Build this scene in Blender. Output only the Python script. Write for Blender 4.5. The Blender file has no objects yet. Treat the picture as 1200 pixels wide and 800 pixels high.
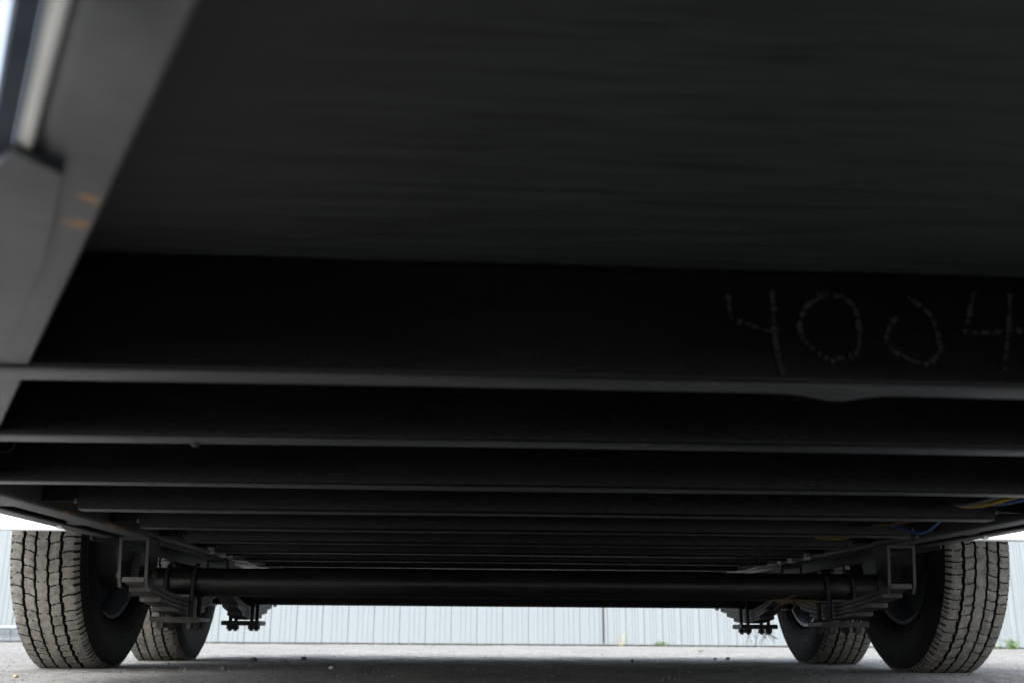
import bpy, math, random
import numpy as np
from mathutils import Vector, Matrix
random.seed(7); rng = np.random.default_rng(7)
S = bpy.context.scene
C = S.collection

# ------------------------------------------------------------------ camera
CX, CZ = -0.1465, 0.0906
F_PX, PITCH, YAW, ROLL = 1200.0, 0.2788, 0.0460, 0.0067
cp, sp, cy, sy, cr, sr = math.cos(PITCH), math.sin(PITCH), math.cos(YAW), math.sin(YAW), math.cos(ROLL), math.sin(ROLL)
FW = Vector((sy*cp, cy*cp, sp)); U0 = Vector((-sy*sp, -cy*sp, cp)); R0 = Vector((cy, -sy, 0))
RT = R0*cr + U0*sr; UP = U0*cr - R0*sr
cd = bpy.data.cameras.new('camera'); cam = bpy.data.objects.new('camera', cd); C.objects.link(cam)
cam.matrix_world = Matrix(((RT.x, UP.x, -FW.x, CX), (RT.y, UP.y, -FW.y, 0), (RT.z, UP.z, -FW.z, CZ), (0, 0, 0, 1)))
cd.sensor_width = 36; cd.lens = 36.0*F_PX/1200; cd.clip_start = 0.02; cd.clip_end = 2000
cd.dof.use_dof = True; cd.dof.focus_distance = 2.3; cd.dof.aperture_fstop = 6.5
S.camera = cam

# ------------------------------------------------------------------ sky, sun, exposure
SUN_EL, SUN_AZ = math.radians(42), math.radians(206)     # azimuth clockwise from +Y: high, behind and left of the camera
w = bpy.data.worlds.new('World'); S.world = w; w.use_nodes = True
nt = w.node_tree; bg = nt.nodes['Background']
sky = nt.nodes.new('ShaderNodeTexSky'); sky.sky_type = 'NISHITA'; sky.sun_disc = False
sky.sun_elevation = SUN_EL; sky.sun_rotation = SUN_AZ; sky.dust_density = 7.0; sky.air_density = 1.6; sky.ozone_density = 1.5
hs = nt.nodes.new('ShaderNodeHueSaturation'); hs.inputs['Saturation'].default_value = .4      # thin white overcast
tn = nt.nodes.new('ShaderNodeMix'); tn.data_type = 'RGBA'; tn.blend_type = 'MULTIPLY'; tn.inputs['Factor'].default_value = 1; tn.inputs['B'].default_value = (.93, .985, 1.06, 1)
nt.links.new(sky.outputs[0], hs.inputs['Color']); nt.links.new(hs.outputs[0], tn.inputs['A']); nt.links.new(tn.outputs['Result'], bg.inputs[0]); bg.inputs[1].default_value = 0.15
sd = bpy.data.lights.new('sun', 'SUN'); sd.energy = 0.5; sd.angle = math.radians(20); sd.color = (1, .98, .95)
sun = bpy.data.objects.new('sun', sd); C.objects.link(sun); sun.location = (0, -10, 20)
to_sun = Vector((math.sin(SUN_AZ)*math.cos(SUN_EL), math.cos(SUN_AZ)*math.cos(SUN_EL), math.sin(SUN_EL)))
sun.rotation_euler = to_sun.to_track_quat('Z', 'Y').to_euler()
S.view_settings.view_transform = 'Standard'; S.view_settings.look = 'None'
S.view_settings.gamma = 1; S.view_settings.exposure = 1.65

# ------------------------------------------------------------------ helpers
def ray(px, py):
    a, b = px-600, py-400
    return RT*a - UP*b + FW*F_PX
def on_y(px, py, Y):
    d = ray(px, py); t = Y/d.y
    return Vector((CX+d.x*t, Y, CZ+d.z*t))
AL = 0.0082                                   # the trailer stands a little tail high
def zt(y): return AL*y
def on_z(px, py, Z):                          # a plane that tilts with the trailer
    d = ray(px, py); t = (Z-CZ)/(d.z-AL*d.y)
    return Vector((CX+d.x*t, d.y*t, CZ+d.z*t))

class MB:
    def __init__(s, tilt=True): s.v, s.f, s.tilt = [], [], tilt
    def add(s, vs, fs):
        n = len(s.v); s.v += [tuple(v) for v in vs]; s.f += [tuple(i+n for i in f) for f in fs]; return s
    def box(s, x0, x1, y0, y1, z0, z1, b=0.0):
        if b:
            return s.prism([(x0+b, z0), (x1-b, z0), (x1, z0+b), (x1, z1-b), (x1-b, z1), (x0+b, z1), (x0, z1-b), (x0, z0+b)],
                           lambda a, c, t: (a, y0+(y1-y0)*t, c), [0, 1])
        vs = [(x, y, z) for x in (x0, x1) for y in (y0, y1) for z in (z0, z1)]
        return s.add(vs, [(0, 1, 3, 2), (4, 6, 7, 5), (0, 4, 5, 1), (2, 3, 7, 6), (0, 2, 6, 4), (1, 5, 7, 3)])
    def prism(s, prof, fn, ts, cap=True):
        n = len(prof); vs = [fn(a, b, t) for t in ts for a, b in prof]; fs = []
        for k in range(len(ts)-1):
            for i in range(n):
                j = (i+1) % n; fs.append((k*n+i, k*n+j, (k+1)*n+j, (k+1)*n+i))
        if cap:
            fs.append(tuple(range(n))[::-1]); fs.append(tuple((len(ts)-1)*n+i for i in range(n)))
        return s.add(vs, fs)
    def tube(s, pts, r, n=10, cap=True):
        pts = [Vector(p) for p in pts]; rs = r if isinstance(r, (list, tuple)) else [r]*len(pts)
        vs, fs, up = [], [], None
        for k, p in enumerate(pts):
            d = (pts[min(k+1, len(pts)-1)]-pts[max(k-1, 0)]).normalized()
            if up is None:
                up = Vector((0, 0, 1)) if abs(d.z) < .9 else Vector((0, 1, 0))
            a = d.cross(up).normalized(); up = a.cross(d).normalized()
            for i in range(n):
                q = 2*math.pi*i/n; vs.append(p+(a*math.cos(q)+up*math.sin(q))*rs[k])
        for k in range(len(pts)-1):
            for i in range(n):
                j = (i+1) % n; fs.append((k*n+i, k*n+j, (k+1)*n+j, (k+1)*n+i))
        if cap:
            fs.append(tuple(range(n))[::-1]); fs.append(tuple((len(pts)-1)*n+i for i in range(n)))
        return s.add(vs, fs)
    def lathe(s, prof, n=48, c=(0, 0, 0), cap=False):      # prof: (x along the axle, radius)
        m = len(prof)
        vs = [(c[0]+x, c[1]+r*math.cos(2*math.pi*i/n), c[2]+r*math.sin(2*math.pi*i/n)) for i in range(n) for x, r in prof]
        fs = [(i*m+k, i*m+k+1, ((i+1) % n)*m+k+1, ((i+1) % n)*m+k) for i in range(n) for k in range(m-1)]
        if cap:
            fs.append(tuple(i*m for i in range(n))); fs.append(tuple(i*m+m-1 for i in range(n))[::-1])
        return s.add(vs, fs)
    def build(s, name, mat, parent=None, smooth=None):
        me = bpy.data.meshes.new(name)
        vs = [(x, y, z+zt(y)) for x, y, z in s.v] if s.tilt else s.v
        me.from_pydata(vs, [], s.f); me.materials.append(mat)
        return link(name, me, parent, smooth)
def link(name, me, parent=None, smooth=None):
    import bmesh
    bm = bmesh.new(); bm.from_mesh(me); bmesh.ops.recalc_face_normals(bm, faces=bm.faces)
    if smooth is not None:
        for f in bm.faces: f.smooth = True
        for e in bm.edges:
            if len(e.link_faces) == 2 and e.calc_face_angle(0) > math.radians(smooth): e.smooth = False
    bm.to_mesh(me); bm.free()
    o = bpy.data.objects.new(name, me); C.objects.link(o); o.parent = parent
    return o
def tag(o, label=None, cat=None, group=None, kind=None):
    if label: o['label'] = label
    if cat: o['category'] = cat
    if group: o['group'] = group
    if kind: o['kind'] = kind
    return o
def empty(name, loc=(0, 0, 0), parent=None):
    o = bpy.data.objects.new(name, None); C.objects.link(o); o.location = loc; o.parent = parent; o.empty_display_size = .1
    return o

# ------------------------------------------------------------------ materials
def mat(name, col, rough=.5, metal=0.0, spec=.5, var=0.0, vscale=8.0, stretch=(1, 1, 1), col2=None, bump=0.0, bscale=60.0, rvar=0.0, detail=6.0, lo=.35, hi=.7, coat=0.0):
    m = bpy.data.materials.new(name); m.use_nodes = True; t = m.node_tree; p = t.nodes['Principled BSDF']
    p.inputs['Base Color'].default_value = (*col, 1); p.inputs['Roughness'].default_value = rough
    p.inputs['Metallic'].default_value = metal; p.inputs['Specular IOR Level'].default_value = spec
    p.inputs['Coat Weight'].default_value = coat
    N, L = t.nodes.new, t.links.new
    tc = N('ShaderNodeTexCoord'); mp = N('ShaderNodeMapping'); mp.inputs['Scale'].default_value = stretch
    L(tc.outputs['Object'], mp.inputs[0])
    m['_'] = 0
    if col2:
        no = N('ShaderNodeTexNoise'); no.inputs['Scale'].default_value = vscale; no.inputs['Detail'].default_value = detail; no.inputs['Roughness'].default_value = .65
        L(mp.outputs[0], no.inputs['Vector'])
        rp = N('ShaderNodeValToRGB'); rp.color_ramp.elements[0].position = lo; rp.color_ramp.elements[1].position = hi
        rp.color_ramp.elements[0].color = (*col, 1); rp.color_ramp.elements[1].color = (*col2, 1)
        L(no.outputs[0], rp.inputs[0]); L(rp.outputs[0], p.inputs['Base Color'])
        if rvar:
            mr = N('ShaderNodeMapRange'); mr.inputs[1].default_value = lo; mr.inputs[2].default_value = hi
            mr.inputs[3].default_value = rough; mr.inputs[4].default_value = rough+rvar
            L(no.outputs[0], mr.inputs[0]); L(mr.outputs[0], p.inputs['Roughness'])
    if bump:
        nb = N('ShaderNodeTexNoise'); nb.inputs['Scale'].default_value = bscale; nb.inputs['Detail'].default_value = 5
        L(mp.outputs[0], nb.inputs['Vector'])
        b = N('ShaderNodeBump'); b.inputs['Strength'].default_value = bump; b.inputs['Distance'].default_value = .004
        L(nb.outputs[0], b.inputs['Height']); L(b.outputs[0], p.inputs['Normal'])
    return m
def rust_spots(m, spots, soft=.6):
    """blotches of rust at fixed places on the steel: (centre, radii)"""
    t = m.node_tree; p = t.nodes['Principled BSDF']; N, L = t.nodes.new, t.links.new
    tc = N('ShaderNodeTexCoord'); no = N('ShaderNodeTexNoise'); no.inputs['Scale'].default_value = 130; no.inputs['Detail'].default_value = 7
    L(tc.outputs['Object'], no.inputs['Vector'])
    acc = None
    for c, r in spots:
        mp = N('ShaderNodeMapping'); mp.vector_type = 'TEXTURE'; mp.inputs['Location'].default_value = c; mp.inputs['Scale'].default_value = r
        L(tc.outputs['Object'], mp.inputs[0])
        ln = N('ShaderNodeVectorMath'); ln.operation = 'LENGTH'; L(mp.outputs[0], ln.inputs[0])
        a = N('ShaderNodeMath'); a.operation = 'MULTIPLY_ADD'; L(no.outputs[0], a.inputs[0]); a.inputs[1].default_value = 2.2; L(ln.outputs['Value'], a.inputs[2])
        mr = N('ShaderNodeMapRange'); mr.inputs[1].default_value = 1.35; mr.inputs[2].default_value = 1.35+soft; mr.inputs[3].default_value = 1; mr.inputs[4].default_value = 0
        L(a.outputs[0], mr.inputs[0])
        if acc is None: acc = mr.outputs[0]
        else:
            mx = N('ShaderNodeMath'); mx.operation = 'MAXIMUM'; L(acc, mx.inputs[0]); L(mr.outputs[0], mx.inputs[1]); acc = mx.outputs[0]
    mix = N('ShaderNodeMix'); mix.data_type = 'RGBA'; mix.inputs['B'].default_value = (.3, .14, .03, 1)
    src = p.inputs['Base Color'].links[0].from_socket
    L(acc, mix.inputs['Factor']); L(src, mix.inputs['A']); L(mix.outputs['Result'], p.inputs['Base Color'])

M = {}
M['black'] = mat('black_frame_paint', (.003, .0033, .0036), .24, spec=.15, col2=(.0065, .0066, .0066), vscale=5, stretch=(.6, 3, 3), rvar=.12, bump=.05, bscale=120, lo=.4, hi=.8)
M['flange'] = mat('lit_worn_flange_paint', (.024, .026, .029), .3, col2=(.085, .086, .086), vscale=7, stretch=(.4, 3, 3), rvar=.14, bump=.05, bscale=140, lo=.3, hi=.75)  # worn frame paint; ground bounce on the undersides is put into its paler colour
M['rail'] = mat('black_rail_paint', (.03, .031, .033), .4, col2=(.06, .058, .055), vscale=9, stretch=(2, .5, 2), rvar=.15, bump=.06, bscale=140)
M['nose'] = mat('worn_grey_black_paint', (.02, .022, .025), .36, col2=(.105, .108, .112), vscale=11, stretch=(1, 1, 1), detail=10, rvar=.2, bump=.12, bscale=60, lo=.36, hi=.66)
M['floor'] = mat('black_coated_wood', (.0035, .0046, .0045), .6, col2=(.018, .0215, .0212), vscale=7, stretch=(1.3, 22, 1), detail=9, rvar=.15, bump=.3, bscale=25, lo=.36, hi=.66)
M['axle'] = mat('black_axle_paint', (.012, .012, .0122), .3, col2=(.034, .033, .032), vscale=6, stretch=(.8, 3, 3), rvar=.2, bump=.05)
M['spring'] = mat('dusty_spring_steel', (.012, .012, .012), .45, col2=(.058, .053, .047), vscale=38, rvar=.2, bump=.15, bscale=200)
M['rubber'] = mat('dusty_tread_rubber', (.15, .143, .127), .88, spec=.2, col2=(.275, .262, .232), vscale=45, bump=.7, bscale=320, lo=.36, hi=.64)
M['sidewall'] = mat('black_sidewall_rubber', (.008, .008, .008), .75, spec=.25, col2=(.016, .0155, .015), vscale=18, bump=.1, bscale=120)
M['rim'] = mat('silver_wheel_steel', (.3, .345, .41), .3, metal=.45, col2=(.2, .23, .275), vscale=10, rvar=.12)
M['drum'] = mat('dark_brake_steel', (.02, .02, .021), .55, col2=(.05, .047, .043), vscale=20)
M['fender'] = mat('white_fender_paint', (.86, .87, .88), .4, col2=(.8, .81, .82), vscale=5)
M['skin'] = mat('white_body_skin', (.8, .81, .82), .35, col2=(.74, .75, .76), vscale=3)
M['trim'] = mat('bright_edge_trim', (.82, .81, .78), .4, metal=.1, col2=(.7, .69, .66), vscale=20)
M['molding'] = mat('dark_blue_molding', (.018, .026, .038), .6, spec=.15, col2=(.05, .062, .078), vscale=35)
M['panel'] = mat('white_wall_metal', (.17, .195, .208), .5, col2=(.2, .222, .234), vscale=1.2, stretch=(1, 1, .3), lo=.3, hi=.75)
M['core'] = mat('dark_wall_core', (.12, .12, .12), .8)
M['chalk'] = mat('faded_chalk', (.0035, .0036, .0038), .8, col2=(.017, .017, .0165), vscale=110, lo=.4, hi=.75, detail=3)
for k, c in {'blue': (.02, .09, .26), 'yellow': (.5, .3, .03), 'brown': (.16, .06, .02), 'grey': (.13, .13, .12)}.items():
    M['w_'+k] = mat(k+'_wire_insulation', c, .4, col2=tuple(x*.7 for x in c), vscale=30)
M['pipe'] = mat('galvanised_pipe', (.28, .35, .42), .4, metal=.4, col2=(.22, .28, .34), vscale=15)
M['straw'] = mat('dry_straw', (.4, .32, .18), .8, col2=(.26, .19, .1), vscale=40)
M['leaf'] = mat('weed_leaf', (.07, .13, .03), .6, col2=(.13, .19, .05), vscale=40)
M['stone'] = mat('dark_pebble', (.09, .087, .083), .8, col2=(.2, .19, .18), vscale=60)
M['red'] = mat('red_lens', (.45, .01, .012), .25, col2=(.38, .01, .01), vscale=10)

# ------------------------------------------------------------------ ground: one sheet, fine where the camera is close
def ground_material():
    m = bpy.data.materials.new('pale_worn_paving'); m.use_nodes = True; t = m.node_tree; p = t.nodes['Principled BSDF']
    N, L = t.nodes.new, t.links.new
    tc = N('ShaderNodeTexCoord')
    def noise(s, d, r=.6):
        n = N('ShaderNodeTexNoise'); n.inputs['Scale'].default_value = s; n.inputs['Detail'].default_value = d; n.inputs['Roughness'].default_value = r
        L(tc.outputs['Object'], n.inputs['Vector']); return n
    a = noise(2.2, 8, .7); b = noise(55, 8, .8)
    r1 = N('ShaderNodeValToRGB'); r1.color_ramp.elements[0].position = .3; r1.color_ramp.elements[1].position = .72
    r1.color_ramp.elements[0].color = (.235, .23, .222, 1); r1.color_ramp.elements[1].color = (.365, .36, .352, 1)
    L(a.outputs[0], r1.inputs[0])
    r2 = N('ShaderNodeValToRGB'); r2.color_ramp.elements[0].position = .32; r2.color_ramp.elements[1].position = .68
    r2.color_ramp.elements[0].color = (.38, .37, .36, 1); r2.color_ramp.elements[1].color = (1.25, 1.24, 1.22, 1)
    L(b.outputs[0], r2.inputs[0])
    mx = N('ShaderNodeMix'); mx.data_type = 'RGBA'; mx.blend_type = 'MULTIPLY'; mx.inputs['Factor'].default_value = 1
    L(r1.outputs[0], mx.inputs['A']); L(r2.outputs[0], mx.inputs['B']); L(mx.outputs['Result'], p.inputs['Base Color'])
    p.inputs['Roughness'].default_value = .85; p.inputs['Specular IOR Level'].default_value = .3
    bp = N('ShaderNodeBump'); bp.inputs['Strength'].default_value = .9; bp.inputs['Distance'].default_value = .008
    n3 = noise(150, 6); L(n3.outputs[0], bp.inputs['Height']); L(bp.outputs[0], p.inputs['Normal'])
    return m
M['ground'] = ground_material()
def axis(lo, hi, step, far):
    a = list(np.arange(lo, hi+1e-9, step)); d = step
    while a[-1] < far: d *= 1.35; a.append(a[-1]+d)
    d = step
    while a[0] > -far: d *= 1.35; a.insert(0, a[0]-d)
    return np.array(a)
gx, gy = axis(-2.6, 2.6, .02, 400), axis(1.3, 6.2, .02, 400)
GX, GY = np.meshgrid(gx, gy, indexing='ij')
def smooth_noise(n, k):
    a = rng.standard_normal(n)
    for ax in (0, 1):
        ker = np.hanning(2*k+1); ker /= ker.sum()
        a = np.apply_along_axis(lambda v: np.convolve(np.pad(v, k, 'wrap'), ker, 'valid'), ax, a)
    return a/a.std()
HZ =   .0016*smooth_noise(GX.shape, 2)+.0011*smooth_noise(GX.shape, 7)
HZ = np.clip(HZ, -.005, .004)-.0032
fade = np.clip((4.0-np.abs(GX))/1.2, 0, 1)*np.clip((9-np.abs(GY-3))/2, 0, 1)
HZ = HZ*fade-.003*(1-fade)
for wx in (-1.15, 1.15):                     # pressed flat where the tyres stand
    for wy in (2.9545, 3.8066):
        k = np.clip(1.6-np.maximum(np.abs(GX-wx)/.12, np.abs(GY-wy)/.13), 0, 1)
        k = np.clip(k/.6, 0, 1); HZ = HZ*(1-k)+(-.0005)*k
nx, ny = GX.shape
gv = np.stack([GX, GY, HZ], -1).reshape(-1, 3)
ii = np.arange(nx*ny).reshape(nx, ny)
gf = np.stack([ii[:-1, :-1], ii[1:, :-1], ii[1:, 1:], ii[:-1, 1:]], -1).reshape(-1, 4)
def np_mesh(name, v, f, mats, fm=None, smooth=True):
    me = bpy.data.meshes.new(name); nf = len(f)
    me.vertices.add(len(v)); me.vertices.foreach_set('co', np.asarray(v, np.float32).ravel())
    me.loops.add(nf*4); me.loops.foreach_set('vertex_index', np.asarray(f, np.int32).ravel())
    me.polygons.add(nf); me.polygons.foreach_set('loop_start', np.arange(0, nf*4, 4, dtype=np.int32))
    for m in mats: me.materials.append(m)
    if fm is not None: me.polygons.foreach_set('material_index', np.asarray(fm, np.int32))
    me.polygons.foreach_set('use_smooth', np.full(nf, smooth)); me.update(); me.validate()
    return me
g = bpy.data.objects.new('ground', np_mesh('ground', gv, gf, [M['ground']])); C.objects.link(g); tag(g, kind='structure')

# ------------------------------------------------------------------ the metal building behind
bld = empty('metal_fence', (1.13, 10.0, 0)); tag(bld, 'pale blue-white metal fence of upright ribbed panels behind the trailer', 'fence')
CORNER = Vector((1.16, 9.75)); ENDS = (Vector((-13, 10.3)), Vector((13.5, 8.6)))
HB = 2.0
def panel_mesh(wd, rib, flip):
    prof = [(0, 0), (rib*.3, .008), (rib*.7, .009), (rib, 0)]
    for q in (.36, .58, .8):
        a = rib+(wd-rib)*q; prof += [(a-.011, .0), (a-.005, .0036), (a+.005, .0036), (a+.011, .0)]
    prof.append((wd+.0004, .0))
    prof.sort(); front = [(x, -d) for x, d in prof]; back = [(x, .006) for x, d in reversed(prof)]
    mb = MB(False).prism(front+back, lambda a, b, t: (a, b, .013+(HB-.013)*t), [0, 1])
    me = bpy.data.meshes.new('panel'); me.from_pydata(mb.v, [], mb.f); me.materials.append(M['panel']); return me
for end, wd, rib in ((ENDS[0], .237, .026), (ENDS[1], .168, .05)):
    d = (end-CORNER); Ln = d.length; d.normalize(); left = end.x < 0
    me = panel_mesh(wd, rib, left); n = int(Ln/wd)
    first = link('panel', me)
    for i in range(n):
        o = first if i == 0 else first.copy()
        if i: C.objects.link(o)
        p = CORNER+d*(wd*(i+1) if left else wd*i)
        o.parent = bld; o.location = (p.x-1.13, p.y-10.0, 0)
        o.rotation_euler = (0, 0, math.atan2(-d.y, -d.x) if left else math.atan2(d.y, d.x))
def loc_b(x, y, z): return (x-1.13, y-10, z)
mb = MB(False)
core = [(ENDS[0].x, ENDS[0].y+.012), (CORNER.x, CORNER.y+.012), (ENDS[1].x, ENDS[1].y+.012), (ENDS[1].x, ENDS[1].y+.09), (CORNER.x, CORNER.y+.09), (ENDS[0].x, ENDS[0].y+.09)]
mb.prism(core, lambda a, b, t: loc_b(a, b, -.05+(HB+.03)*t), [0, 1]); mb.build('backing_frame', M['core'], bld)
cap = [(ENDS[0].x, ENDS[0].y-.04), (CORNER.x, CORNER.y-.04), (ENDS[1].x, ENDS[1].y-.04), (ENDS[1].x, ENDS[1].y+.11), (CORNER.x, CORNER.y+.11), (ENDS[0].x, ENDS[0].y+.11)]
MB(False).prism(cap, lambda a, b, t: loc_b(a, b, HB+.003+.05*t), [0, 1]).build('top_cap', M['panel'], bld)
mb = MB(False).box(*[v for v in (CORNER.x-1.13-.006, CORNER.x-1.13+.006)], CORNER.y-10-.022, CORNER.y-10+.004, .03, HB-.01)
mb.build('corner_flashing', M['drum'], bld)

# ------------------------------------------------------------------ the trailer
TR = empty('flat_deck_trailer'); tag(TR, 'black steel underframe of a tandem axle trailer with white fenders and coated floor', 'trailer')
HC = 0.2817                                   # underside of the crossmembers
FLOOR = HC+.0995
def channel(h, fl, t, r=.007, seg=4):
    """C section in (depth, height): web at depth 0, flanges point to +depth, rounded heels"""
    out = []
    for k in range(seg+1):
        a = math.pi*(1.5-.5*k/seg); out.append((r+r*math.cos(a), r+r*math.sin(a)))
    for k in range(seg+1):
        a = math.pi*(1-.5*k/seg); out.append((r+r*math.cos(a), h-r+r*math.sin(a)))
    out += [(fl-.002, h), (fl, h-.002), (fl, h-t), (t, h-t), (t, t), (fl, t), (fl, .002), (fl-.002, 0)]
    return out
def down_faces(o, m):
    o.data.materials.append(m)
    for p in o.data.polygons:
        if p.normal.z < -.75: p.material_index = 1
YB = [.800, 1.097]+[1.4766+.000+.362*k for k in range(9)]
for n, yb in enumerate(YB):
    prof = channel(.099, .036, .005, .006)
    XE = .822
    ts = sorted(set(np.round(np.concatenate([np.linspace(-XE, XE, 34), np.linspace(.03, .30, 40) if n == 0 else []]), 4)))
    ph = random.uniform(0, 6)
    def fn(a, b, x, yb=yb, n=n, ph=ph):
        z = HC+b; y = yb+a+.0012*math.sin(2.1*x+ph)+(.012*x if n == 0 else 0)
        if b < .012:
            z += .0008*math.sin(5.3*x+ph)*a/.036
            if n == 0: z -= .006*math.exp(-((x-.168)/.026)**2)*(a/.036)**1.5
        return (x, y, z)
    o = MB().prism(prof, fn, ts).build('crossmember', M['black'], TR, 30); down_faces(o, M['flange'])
    for s in (-1, 1):                        # coped end: web only, welded to the rail, with its bead
        x0, x1 = (XE-.004, .886) if s > 0 else (-.886, -XE+.004)
        MB().box(x0, x1, yb+.0006, yb+.0052, HC+.014, HC+.0975).build('coped_end', M['black'], o)
        MB().tube([(s*(XE+.0035), yb+.004, HC+.0115), (s*(XE+.005), yb+.0035, HC+.016), (s*(XE+.004), yb+.004, HC+.021)], [.003, .005, .003], 8).build('weld_bead', M['rail'], o, 60)
    for q in range(5):                       # spatter and short weld runs left along the lip
        xq = random.uniform(-.75, .75); lq = random.uniform(.004, .012)
        MB().tube([(xq-lq, yb+.006, HC+.0012), (xq, yb+.0055, HC+.0006), (xq+lq, yb+.006, HC+.0012)], [.001, random.uniform(.0018, .003), .001], 6).build('weld_bead', M['flange'], o, 60)
    if n == 1: MB().tube([(-.442, yb+.030, HC-.0003), (-.442, yb+.030, HC-.0042)], [.006, .0035], 10).build('weld_bead', M['spring'], o, 60)
    if n == 2:
        mb = MB().tube([(-.80+.013*math.cos(q), yb-.0004, HC+.055+.013*math.sin(q)) for q in np.linspace(0, 2*math.pi, 25)], .0012, 6); mb.build('punched_hole_rim', M['rail'], o, 60)
    if n == 0:
        def stroke(pts):
            P = [on_y(840+a/3.3333, 300+b/3.3333, yb-.0005) for a, b in pts]
            mb = MB(False)
            # resample and wobble
            Q = []
            for a, b in zip(P[:-1], P[1:]):
                for k in range(9): Q.append(a.lerp(b, k/9))
            Q.append(P[-1]); vs = []; fs = []
            for k, q in enumerate(Q):
                d = (Q[min(k+1, len(Q)-1)]-Q[max(k-1, 0)]).normalized(); nrm = Vector((-d.z, 0, d.x))
                wv = .0017*(1+.7*random.uniform(-1, 1)); j = nrm*random.uniform(-.0008, .0008)
                vs += [q+j+nrm*wv, q+j-nrm*wv]
            fs = [(2*k, 2*k+1, 2*k+3, 2*k+2) for k in range(len(Q)-1) if math.sin(k*1.7+pts[0][0])+random.uniform(-.9, .9) > -.65]
            return mb.add([(v.x, yb-.0016-.0006+.012*v.x-.0, v.z) for v in vs], fs)
        nums = [[[(45, 150), (48, 200), (52, 242), (120, 268), (205, 295), (245, 292)], [(212, 122), (222, 200), (220, 290), (235, 380), (260, 465)]],
                [[(320, 270), (345, 200), (410, 152), (490, 155), (540, 195), (560, 280), (558, 345), (540, 385), (450, 410), (385, 375), (335, 320), (320, 270)]],
                [[(740, 160), (790, 185), (840, 230), (865, 300), (880, 360), (835, 420), (770, 410), (690, 370), (660, 320), (680, 270), (710, 235)]],
                [[(1010, 140), (990, 220), (975, 298), (1080, 293), (1200, 290)], [(1150, 145), (1148, 240), (1140, 330), (1130, 445)]]]
        for strokes in nums:
            mb = MB(False)
            for st in strokes:
                q = stroke(st); mb.add(q.v, q.f)
            mb.build('chalk_numeral', M['chalk'], o)

# main rails, outer rails, stubs between them
YR0, YR1 = 1.52, 4.245
for s in (-1, 1):
    prof = channel(.096, .050, .006)
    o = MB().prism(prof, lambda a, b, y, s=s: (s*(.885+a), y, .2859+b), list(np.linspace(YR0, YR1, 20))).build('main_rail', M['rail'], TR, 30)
    prof = channel(.11, .042, .005)
    o2 = MB().prism(prof, lambda a, b, y, s=s: (s*(1.018-a), y, .2859+b), list(np.linspace(1.40, 2.52, 12))).build('side_rail', M['rail'], TR, 30)
    for yb in YB[2:5]:
        pr = channel(.09, .05, .005)
        MB().prism(pr, lambda a, b, x, s=s, yb=yb: (s*x, yb+a, HC+.009+b), [.936, .976]).build('outrigger_stub', M['rail'], TR, 30)
    MB().box(s*.99-.006, s*.99+.006, 2.205, 2.217, .2800, .2858, .002).build('clearance_light', M['fender'], TR)
rust_spots(M['rail'], [((-.884, 2.24, .306), (.0075, .10, .0075)), ((-.884, 1.97, .303), (.007, .05, .007))])

# floor and body above it
V0 = Vector((-.232, .288)); DV = Vector((-.253, .5)).normalized(); NV = Vector((-DV.y, DV.x)); NV = -NV if NV.x > 0 else NV
def vpt(along, out): p = V0+DV*along+NV*out; return p
apex_in = -V0.x/DV.x*1.0
def v_at_x0(out):                              # where the left nose line crosses the centre line
    q = V0+NV*out; t = -q.x/DV.x; return q.y+DV.y*t
def v_at_x(out, x):
    q = V0+NV*out; t = (x-q.x)/DV.x; return q.y+DV.y*t
YE = 4.26
poly = [(0, v_at_x0(.035)), (-1.0, v_at_x(.035, -1.0)), (-1.0, YE), (1.0, YE), (1.0, v_at_x(.035, -1.0))]
MB().prism(poly, lambda a, b, t: (a, b, FLOOR+.001+.018*t), [0, 1]).build('floor_panel', M['floor'], TR)
for sx in (-1, 1):                             # low boards round the open deck
    MB().box(*sorted((sx*1.0, sx*1.02)), v_at_x(.05, -1.02), YE, FLOOR+.0195, FLOOR+.14, .002).build('side_board', M['skin'], TR)
    q0, q1 = Vector((0, v_at_x0(.05))), Vector((-1.0, v_at_x(.05, -1.0)-.003))
    MB().prism([(0, 0), (.018, 0), (.018, .12), (0, .12)], lambda a, b, t, sx=sx, q0=q0, q1=q1: (-sx*(q0.lerp(q1, t).x), q0.lerp(q1, t).y+a, FLOOR+.0198+b), [0.01, .985]).build('nose_board', M['skin'], TR)
MB().prism(channel(.11, .05, .006), lambda a, b, x: (x, YE-a, .2859+b), [-1.0, 1.0]).build('rear_header', M['black'], TR, 30)
for x in (.30, .92):
    MB().box(x-.06, x+.06, YE+.002, YE+.02, .2870, .3100, .003).build('tail_lamp', M['red'], TR)

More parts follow.
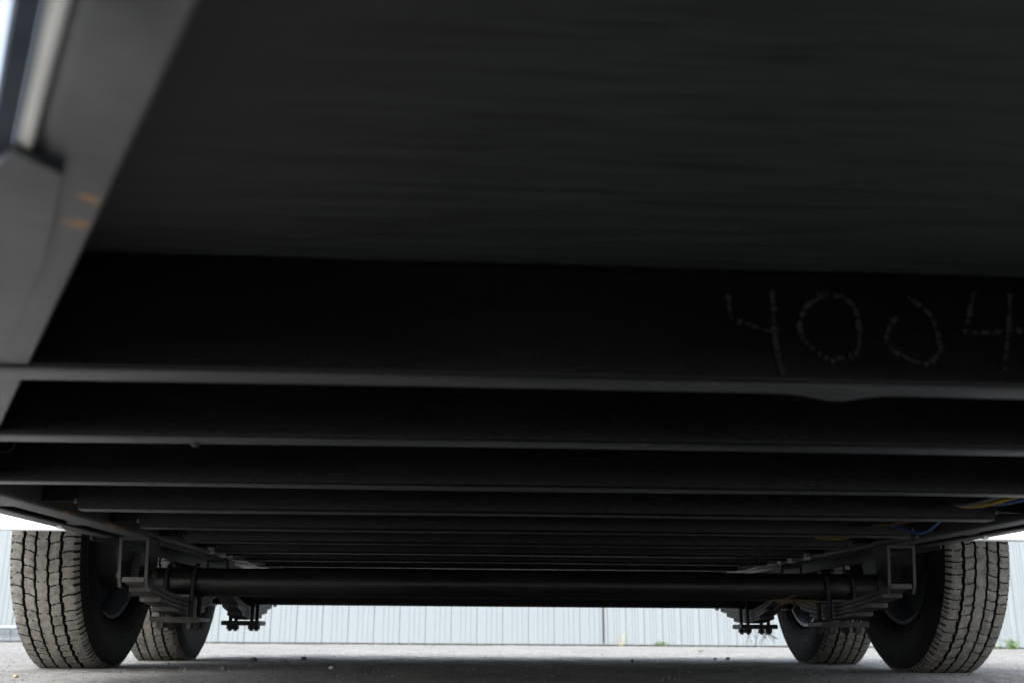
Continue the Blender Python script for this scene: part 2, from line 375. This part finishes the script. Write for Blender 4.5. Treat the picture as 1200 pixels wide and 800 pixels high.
# nose rails: two angled members meeting on the centre line
for s in (-1, 1):
    prof = channel(.094, .036, .006)
    L0 = 0-(V0.x/DV.x); L0 = -(-V0.x)/(-DV.x)   # along-parameter of the centre line
    L1 = (-.883-V0.x)/DV.x
    def nose(a, b, t, s=s):
        p = vpt(L0+(L1-L0)*t, .036-a); return (-s*p.x if s > 0 else p.x, p.y, HC+.004+b)
    o = MB().prism(prof, nose, list(np.linspace(0, 1, 24))).build('nose_rail', M['nose'], TR, 30)
    tr = [(vpt(L0+(L1-L0)*t, .0400)) for t in np.linspace(0, 1, 12)]
    MB().tube([((-1 if s > 0 else 1)*p.x, p.y, HC+.0077) for p in tr], .0036, 12).build('edge_trim', M['trim'], TR, 60)
    def mold(a, b, t, s=s):
        p = vpt(L0+(L1-L0)*t, .0440+a); return (-s*p.x if s > 0 else p.x, p.y, HC+.0035+b)
    MB().prism([(0, 0), (.0085, 0), (.009, .002), (.009, .09), (0, .09)], mold, [0, .3, .6, 1]).build('rubber_molding', M['molding'], TR)
    # gusset plate under the joint with the crossmember
    G = [on_z(16, 176, HC), on_z(74, 203, HC), on_z(52, 300, HC), on_z(6, 412, HC)]
    G += [G[-1]+Vector((-.10, .03, 0)), G[0]+Vector((-.10, .10, 0))]
    MB().prism([(p.x, p.y) for p in G], lambda a, b, t, s=s: ((-a if s > 0 else a), b, HC-.001+.0045*t), [0, 1]).build('gusset_plate', M['nose'], TR)
pa = on_z(108, 234, HC+.004); pb = on_z(92, 262, HC+.004)
rust_spots(M['nose'], [((pa.x, pa.y, pa.z), (.008, .009, .02)), ((pb.x, pb.y, pb.z), (.009, .010, .02))])

# axles
Z1, TAND = 2.9545, 0.8521
HUB, XS, XW = .345, .917, 1.174
def axle(y):
    o = empty('axle', (0, 0, 0), TR)
    pts = [(x, y, .226) for x in np.linspace(-1.03, 1.03, 13)]
    MB(False).tube(pts, .0385, 24).build('axle_tube', M['axle'], o, 60)
    for s in (-1, 1):
        MB(False).prism([(y-.052, .185), (y+.052, .185), (y+.056, .24), (y+.045, .39), (y-.045, .39), (y-.056, .24)], lambda a, b, t, s=s: (s*(1.026+.022*t), a, b), [0, 1]).build('drop_spindle_plate', M['axle'], o)
        prof = [(-.022, .002), (-.022, .14), (-.014, .151), (-.006, .152), (-.004, .142), (.05, .142), (.056, .135), (.056, .002)]
        MB(False).lathe([(s*(1.072+x), r) for x, r in prof], 40, (0, y, HUB)).build('brake_drum', M['drum'], o, 40)
    return o
for y in (Z1, Z1+TAND): axle(y)

# leaf springs with clamp plates, bolts and nuts; hangers and equaliser
def spring(s, yc, y0, y1, z0, z1):
    o = empty('leaf_spring', (0, 0, 0), TR)
    zb = .1385; half = (y1-y0)/2; x = s*XS
    def zc(y):
        t = (y-yc)/((y1-yc) if y > yc else (yc-y0)); e = z1 if y > yc else z0
        return zb+.036+(e-zb-.036)*abs(t)**1.7
    for k in range(4):
        f = (1.06, .92, .7, .46)[k]; ya, ye = yc-(yc-y0)*f, yc+(y1-yc)*f
        ys = np.linspace(ya, ye, 22); th = .0108
        prof = [(-.0255, 0), (-.024, -.0012), (.024, -.0012), (.0255, 0), (.0255, th-.0022), (.024, th-.001), (-.024, th-.001), (-.0255, th-.0022)]
        MB(False).prism(prof, lambda a, b, t, k=k: (x+a, t, zc(t)-.003-k*.0113+b), list(ys)).build('leaf', M['spring'], o, 40)
    MB(False).box(x-.066, x+.066, yc-.062, yc+.062, .117, .1325, .003).build('clamp_plate', M['spring'], o)
    MB(False).box(x-.033, x+.033, yc-.055, yc+.055, .1832, .1905, .002).build('spring_seat', M['axle'], o)
    for dx in (-.037, .037):
        pts = [(x+dx, yc-.0455, .098), (x+dx, yc-.0455, .226)]
        pts += [(x+dx, yc-.0455*math.cos(q), .226+.0455*math.sin(q)) for q in np.linspace(.2, math.pi-.2, 9)]
        pts += [(x+dx, yc+.0455, .226), (x+dx, yc+.0455, .098)]
        MB(False).tube(pts, .0066, 10).build('u_bolt', M['spring'], o, 60)
        for dy in (-.0455, .0455):
            MB(False).tube([(x+dx, yc+dy, .1165), (x+dx, yc+dy, .1035)], .0125, 6).build('nut', M['spring'], o)
    return o
YH0, YEQ, YH1 = Z1-.43, Z1+TAND/2, Z1+TAND+.43
def hanger(s, y, zb, h2=None):
    o = empty('spring_hanger', (0, 0, 0), TR); x = s*(XS-.012) if False else s*XS; top = .2855+zt(y)
    for k in (-1, 1):
        pf = [(y-.045, top), (y+.045, top), (y+.03, zb+.02), (y+.018, zb), (y-.018, zb), (y-.03, zb+.02)]
        xa = x+k*.031
        MB(False).prism(pf, lambda a, b, t, xa=xa: (xa-.0035+.007*t, a, b), [0, 1]).build('hanger_cheek', M['spring'], o)
        MB(False).tube([(xa+k*.003, y, zb+.03), (xa+k*.014, y, zb+.03)], .011, 6).build('bolt_head', M['spring'], o)
    MB(False).box(x-.0342, x+.0342, y-.047, y+.047, top-.007, top-.0006, .002).build('hanger_cap', M['spring'], o)
    return o
for s in (-1, 1):
    spring(s, Z1, YH0, YEQ-.075, .205, .222)
    spring(s, Z1+TAND, YEQ+.075, YH1, .222, .205)
    hanger(s, YH0, .192); hanger(s, YH1, .192); hanger(s, YEQ, .215)
    o = MB(False).prism([(-.1, -.012), (-.08, -.02), (0, .012), (.08, -.02), (.1, -.012), (.09, .01), (.02, .042), (-.02, .042), (-.09, .01)],
                        lambda a, b, t, s=s: (s*XS-.022+.044*t, YEQ+a, .236+b), [0, 1]).build('equaliser', M['spring'], TR)

# wheels: tyre with cut tread, sidewall, steel rim
R_T, TW = .36, .073                           # outer radius, half tread width
NA, PIT = 1320, 66
xs_t = np.linspace(-TW, TW, 101)
side = [(TW+.004, R_T-.009), (TW+.008, R_T-.014), (TW+.0115, R_T-.021), (TW+.0145, R_T-.030), (TW+.017, R_T-.042), (TW+.019, R_T-.06), (TW+.018, R_T-.085), (TW+.013, R_T-.107), (TW+.008, .236), (TW+.003, .2265), (TW-.004, .221), (TW-.014, .215)]
xs = np.concatenate([[-a for a, _ in reversed(side)], xs_t, [a for a, _ in side]])
rs = np.concatenate([[b for _, b in reversed(side)], R_T-.007*np.abs(xs_t/TW)**3.2, [b for _, b in side]])
th = np.linspace(0, 2*math.pi, NA, endpoint=False)
XX, TT = np.meshgrid(xs, th, indexing='ij'); RR = np.repeat(rs[:, None], NA, 1)
ph = (TT/(2*math.pi)*PIT)+.22*np.sin(7*TT)+.13*np.sin(19*TT)
dep = np.zeros_like(XX)
GRV = (-.0455, -.0155, .0155, .0455)
for gi, gx0 in enumerate(GRV):
    fr = (ph+(.0, .5, .25, .75)[gi]) % 1
    zig = .0012*np.where(fr < .5, 1, -1)*(1 if gi % 2 else -1)
    wv = .0019 if abs(gx0) < .03 else .0027
    dep = np.maximum(dep, np.clip((wv-np.abs(XX-gx0-zig))/.0012+.5, 0, 1)*.0095)
edges = [-TW-.004]+list(GRV)+[TW+.004]
for ri in range(5):
    inr = (XX > edges[ri]) & (XX < edges[ri+1])
    u = (XX-edges[ri])/(edges[ri+1]-edges[ri])
    slant = (.10, .22, 0, .22, .10)[ri]*(u-.5)*(1 if ri < 2 else -1)+.018*np.sin(u*9)
    jit = .07*np.sin(np.floor(ph)*2.4+ri)
    fr = (ph+(.1, .55, .3, .05, .6)[ri]+slant+jit*0) % 1
    dist = np.minimum(fr, 1-fr)/PIT*2*math.pi*R_T
    if ri == 2:
        m_ = inr & ((u < .28) | (u > .72)); wd, d_ = .0005, .004
    elif ri in (0, 4):
        m_ = inr; wd, d_ = .0007, .0055
    else:
        m_ = inr; wd, d_ = .0006, .0050
    dep = np.where(m_, np.maximum(dep, np.clip((wd-dist)/.0008+.5, 0, 1)*d_), dep)
    fr2 = (fr+.5) % 1; dist2 = np.minimum(fr2, 1-fr2)/PIT*2*math.pi*R_T      # fine half-depth sipe
    m2 = inr & ((u < .45) | (u > .6)) if ri != 2 else inr & (u < .0)
    dep = np.where(m2, np.maximum(dep, np.clip((.0007-dist2)/.0008+.5, 0, 1)*.0022), dep)
# shoulder lugs run a little way down the sidewall
sh = (np.abs(XX) > TW+.003) & (RR > R_T-.05)
fr = (ph*2+.2) % 1; dist = np.minimum(fr, 1-fr)/PIT*math.pi*R_T
dep = np.where(sh, np.clip((.0024-dist)/.0012+.5, 0, 1)*.0034, dep)
# sidewall rings
RR = RR-dep
Yt, Zt = RR*np.cos(TT), RR*np.sin(TT)
low = np.clip((-(HUB-.03)-Zt)/.03, 0, 1); XX = XX*(1+.05*low)
Zt = np.maximum(Zt, -HUB+.0*Zt)
tv = np.stack([XX, Yt, Zt], -1).reshape(-1, 3); n0 = len(xs)
ii = np.arange(n0*NA).reshape(n0, NA); jj = np.roll(ii, -1, 1)
tf = np.stack([ii[:-1], jj[:-1], jj[1:], ii[1:]], -1)
ns = len(side)
fm = np.zeros((n0-1, NA), np.int32); fm[:ns-3] = 1; fm[-(ns-3):] = 1
df = np.maximum(np.maximum(dep[:-1], dep[1:]), np.maximum(np.roll(dep, -1, 1)[:-1], np.roll(dep, -1, 1)[1:])); fm[(df > .0030)] = 1
tyre_me = np_mesh('tyre', tv, tf.reshape(-1, 4), [M['rubber'], M['sidewall']], fm.ravel(), smooth=False)
# sunk letters ring: raised sidewall ribs
ribs = MB(False)
for k in (-1, 1):
    for r in (R_T-.052, R_T-.116):
        xo = TW+.0172 if r > .29 else TW+.0105
        ribs.lathe([(k*xo, r-.003), (k*(xo+.002), r-.0015), (k*(xo+.002), r+.0015), (k*xo, r+.003)], 96)
ribs_me = bpy.data.meshes.new('sidewall_rib'); ribs_me.from_pydata(ribs.v, [], ribs.f); ribs_me.materials.append(M['sidewall'])
rp_ = [(-.074, .204), (-.083, .209), (-.0855, .217), (-.081, .219), (-.075, .213), (-.06, .205), (-.04, .2), (-.025, .192)]
rq_ = [(-.03, .186), (-.045, .192), (-.074, .204)]
rim = MB(False).lathe(rp_+[(-a, b) for a, b in reversed(rp_)]+[(-a, b) for a, b in reversed(rq_)][1:]+rq_, 96)
rim.v = [(x*.82, y, z) for x, y, z in rim.v]
rim_me = bpy.data.meshes.new('rim'); rim_me.from_pydata(rim.v, [], rim.f); rim_me.materials.append(M['rim'])
disc = MB(False).lathe([(-.02, .187), (-.012, .17), (.01, .14), (.012, .1), (.002, .085), (.0, .05), (.0, .002), (.03, .002), (.032, .03), (.006, .05), (.006, .083), (.017, .1), (.016, .142), (-.006, .174), (-.014, .187)], 60)
for q in range(5):
    a = q*2*math.pi/5+.3; disc.tube([(.004, .07*math.cos(a), .07*math.sin(a)), (.03, .07*math.cos(a), .07*math.sin(a))], .01, 6)
disc_me = bpy.data.meshes.new('wheel_disc'); disc_me.from_pydata(disc.v, [], disc.f); disc_me.materials.append(M['rim'])
def smooth_mesh(me):
    o = link('x', me, None, 35); bpy.data.objects.remove(o)
for me in (ribs_me, rim_me, disc_me): smooth_mesh(me)
for s in (-1, 1):
    for k, y in enumerate((Z1, Z1+TAND)):
        wh = empty('wheel', (s*XW, y, HUB), TR); wh.rotation_euler = (0, 0, 0 if s > 0 else math.pi)
        for nm, me in (('tyre', tyre_me), ('sidewall_rib', ribs_me), ('rim', rim_me), ('wheel_disc', disc_me)):
            o = bpy.data.objects.new(nm, me); C.objects.link(o); o.parent = wh

# fenders
for s in (-1, 1):
    line = [(2.33, .3085), (2.345, .3085), (2.36, .325), (2.52, .70), (2.56, .755), (2.62, .785), (4.14, .785), (4.20, .755), (4.24, .70), (4.40, .325)]
    inn = [(y+(.003 if y < 3.3 else -.003), z-.003) for y, z in line]
    prof = line+inn[::-1]
    x0, x1 = (1.024, 1.345) if s > 0 else (-1.345, -1.024)
    o = MB(False).prism(prof, lambda a, b, t, x0=x0, x1=x1: (x0+(x1-x0)*t, a, b), [0, 1]).build('fender', M['fender'], TR, 30)
    xo = s*1.345
    sk = [(2.50, .655), (2.52, .70), (2.56, .755), (2.62, .785), (4.14, .785), (4.20, .755), (4.24, .70), (4.26, .655), (4.21, .655), (4.16, .69), (2.60, .69), (2.55, .655)]
    MB(False).prism(sk, lambda a, b, t, xo=xo, s=s: (xo+s*.0005+s*.003*t, a, b), [0, 1]).build('fender_skirt', M['fender'], o)
    MB(False).box(*sorted((s*1.0225, s*1.0275)), 2.50, 4.26, .30, .78).build('wheel_well_liner', M['drum'], o)

# wiring
def wire(name, m, pts, r=.003):
    P = [Vector(p) for p in pts]; Q = []
    for k in range(len(P)-1):
        a, b, c, d = P[max(k-1, 0)], P[k], P[k+1], P[min(k+2, len(P)-1)]
        for t in np.linspace(0, 1, 8, endpoint=False):
            Q.append(.5*((2*b)+(c-a)*t+(2*a-5*b+4*c-d)*t*t+(3*b-3*c+d-a)*t**3))
    Q.append(P[-1]); return MB(False).tube(Q, r, 8).build(name, M[m], TR, 60)
def wp(pts, Y0, Y1): n = len(pts)-1; return [on_y(px, py, Y0+(Y1-Y0)*k/n) for k, (px, py) in enumerate(pts)]
ya, yb_ = YB[2]+.07, YB[3]-.02
wire('wire', 'w_grey', wp([(1118, 590), (1125, 592), (1145, 589), (1165, 583), (1180, 578)], yb_, ya))
wire('wire', 'w_yellow', wp([(1120, 591), (1132, 593), (1150, 592), (1168, 588), (1190, 582), (1215, 577)], yb_, ya), .0036)
wire('wire', 'w_blue', wp([(1130, 591), (1150, 590), (1170, 590), (1190, 587), (1215, 581)], yb_-.02, ya), .0033)
ya, yb_ = YB[3]+.08, YB[4]-.02
wire('wire', 'w_blue', wp([(1032, 612), (1045, 615), (1060, 620), (1075, 624), (1085, 623), (1095, 616), (1104, 607)], yb_, ya), .0028)
wire('wire', 'w_brown', wp([(1024, 614), (1032, 614.5), (1045, 613.5), (1060, 611), (1075, 609)], yb_, ya), .003)
ya, yb_ = YB[4]+.08, YB[5]-.02
wire('wire', 'w_yellow', wp([(955, 629), (965, 630.5), (978, 631), (992, 629.5), (1002, 627)], yb_, ya), .003)
# loom lying along the inner edge of the far rail, sagging between its clips
wire('wire', 'w_grey', [(.880-.004*(k % 2), y, .287+zt(y)+.004+.003*((k*7) % 3)) for k, y in enumerate(np.linspace(2.3, 4.2, 14))], .0034)
wire('wire', 'w_grey', [(.876, y, .290+zt(y)+.003*((k*5) % 3)) for k, y in enumerate(np.linspace(2.9, 4.2, 10))], .004)
wire('wire', 'w_grey', [(-.878, y, .288+zt(y)+.003*((k*5) % 3)) for k, y in enumerate(np.linspace(3.0, 4.2, 10))], .004)
for y in (3.05, 3.2, 3.3):
    for s in (-1, 1): MB().box(*sorted((s*.87, s*.884)), y, y+.03, .286, .312, .002).build('loom_clip', M['trim'], TR)

# ------------------------------------------------------------------ small things
pp = on_y(-600, 733, 9.9)
def mp(x): return 10.3-(10.3-9.75)*(x+13)/14.16-.075
mb = MB(False).tube([(x, mp(x), .128) for x in (-9.5, -6.5, -4.05)]+[(-4.0, mp(-4.0), .122), (-3.99, mp(-3.99), .105), (-3.99, mp(-3.99), -.02)], .019, 14)
for x in (-9, -7.2, -5.4): mb.tube([(x, mp(x), .128), (x, mp(x), -.02)], .014, 10)
tag(mb.build('pipe_rail', M['pipe'], None, 60), 'low grey-blue pipe rail running along the foot of the ribbed fence', 'pipe')

def weed(px, py, Yw, h, n, wd, label, kind):
    b = on_y(px, py, Yw); b.z = 0
    r = empty('weed', (b.x, b.y, 0)); tag(r, label, 'weed')
    lv, st = MB(False), MB(False)
    for i in range(n):
        a = random.uniform(0, 2*math.pi); sp_ = random.uniform(.2, 1)*wd; hh = h*random.uniform(.45, 1)
        x0, y0 = random.uniform(-wd, wd)*.5, random.uniform(-.03, .03)
        tip = Vector((x0+sp_*math.cos(a), y0+.03*math.sin(a), hh)); base = Vector((x0, y0, -.006)); mid = base.lerp(tip, .5)+Vector((0, 0, hh*.12))
        st.tube([base, mid, tip], [.0016, .0013, .0006] if kind else [.002, .0016, .001], 5)
        for q in range(0 if kind else 7):
            c = base.lerp(tip, random.uniform(.2, 1))+Vector((random.uniform(-1, 1), random.uniform(-1, 1), random.uniform(-.3, .6)))*.014
            d = Vector((random.uniform(-1, 1), random.uniform(-1, 1), random.uniform(-.2, .8))).normalized(); l = random.uniform(.010, .024)
            e = d.cross(Vector((random.uniform(-1, 1), random.uniform(-1, 1), 1))).normalized()*l*.35
            lv.add([c, c+d*l*.5+e, c+d*l, c+d*l*.5-e], [(0, 1, 2, 3)])
    st.build('stem', M['straw' if kind else 'leaf'], r)
    if not kind: lv.build('leaf_cluster', M['leaf'], r)
def wy(x): return CORNER.y-(CORNER.y-ENDS[1].y)*(x-CORNER.x)/(ENDS[1].x-CORNER.x)-.05
weed(1186, 763, 9.2, .085, 26, .10, 'low leafy green weed at the foot of the ribbed fence outside the trailer', 0)
weed(1168, 763, 9.2, .03, 8, .05, 'tiny sprig of green weed next to the larger leafy weed', 0)
weed(773, 757, 9.62, .045, 12, .09, 'low green grass tuft at fence foot behind the axles', 0)
weed(726, 757, 9.62, .15, 9, .10, 'thin dry weed stalks standing just right of the dark fence seam', 1)

def straw(label, c, n, spread, down):
    mb = MB(False)
    for i in range(n):
        a = Vector((random.uniform(-1, 1)*spread, random.uniform(-.01, .01), random.uniform(-.003, .006)))
        d = Vector((random.uniform(-1, 1), random.uniform(-.3, .3), -random.uniform(.2, 1) if down else random.uniform(-.3, .3))).normalized()*random.uniform(.03, .07)
        mb.tube([c+a-d*.3, c+a+d*.2+Vector((0, 0, .003)), c+a+d*.7], .0009, 4)
    tag(mb.build('straw_tuft', M['straw']), label, 'straw')
straw('wisp of dry straw caught under the nearer axle tube beside the spring', Vector((.80, Z1-.012, .187)), 34, .06, False)
straw('dry straw hairs hanging below the clamp plate of the farther axle', Vector((.93, Z1+TAND, .098)), 12, .05, True)

# loose pebbles that show one by one, and the fine grit that does not
def pebble(px, py, r, label, m='stone'):
    d = ray(px, py); t = -CZ/d.z; p = Vector((CX+d.x*t, d.y*t, 0))
    vs, fs = [], []
    mb = MB(False); pr = [(-1, .05), (-.75, .62), (-.2, .95), (.3, 1), (.75, .66), (1, .05)]
    mb.lathe([(a*r*1.2, b*r) for a, b in pr], 9, cap=True)
    mb.v = [(p.x+x*(1+.25*math.sin(9e2*y+px)), p.y+y*(1+.3*math.sin(7e2*x)), r*.45+z*.75) for x, y, z in mb.v]
    tag(mb.build('pebble', M[m]), label, 'pebble', 'loose pebbles on the paving')
pebble(821, 763, .014, 'larger dark pebble on the bright paving in front of the ribbed fence')
for px, py, r in ((297, 773.5, .010), (356, 772, .009), (318, 780, .006), (262, 784, .006), (741, 774, .006), (853, 772, .008), (838, 772, .006)):
    pebble(px, py, r, 'small dark pebble lying on the paving under the tail of the trailer')
pebble(388, 783, .006, 'small pale pebble lying on the shaded paving between the tyres', 'trim')
pebble(18, 793, .005, 'small brown pebble on the paving in front of a front tyre', 'straw')
gr = MB(False)
for i in range(1500):
    y = 1.6+4.6*random.random()**1.3; x = random.uniform(-2.2, 2.2)*(.4+y/5); r = random.uniform(.0012, .0032)*(1 if random.random() > .06 else 1.6)
    a = random.uniform(0, 6)
    q = [(x+r*1.3*math.cos(a+k*2.1), y+r*1.3*math.sin(a+k*2.1), -.004) for k in range(3)]+[(x+r*.3, y, r*.8)]
    gr.add(q, [(0, 1, 3), (1, 2, 3), (2, 0, 3)])
tag(gr.build('grit', M['stone']), 'fine loose grit scattered over the pale paving', 'gravel', kind='stuff')
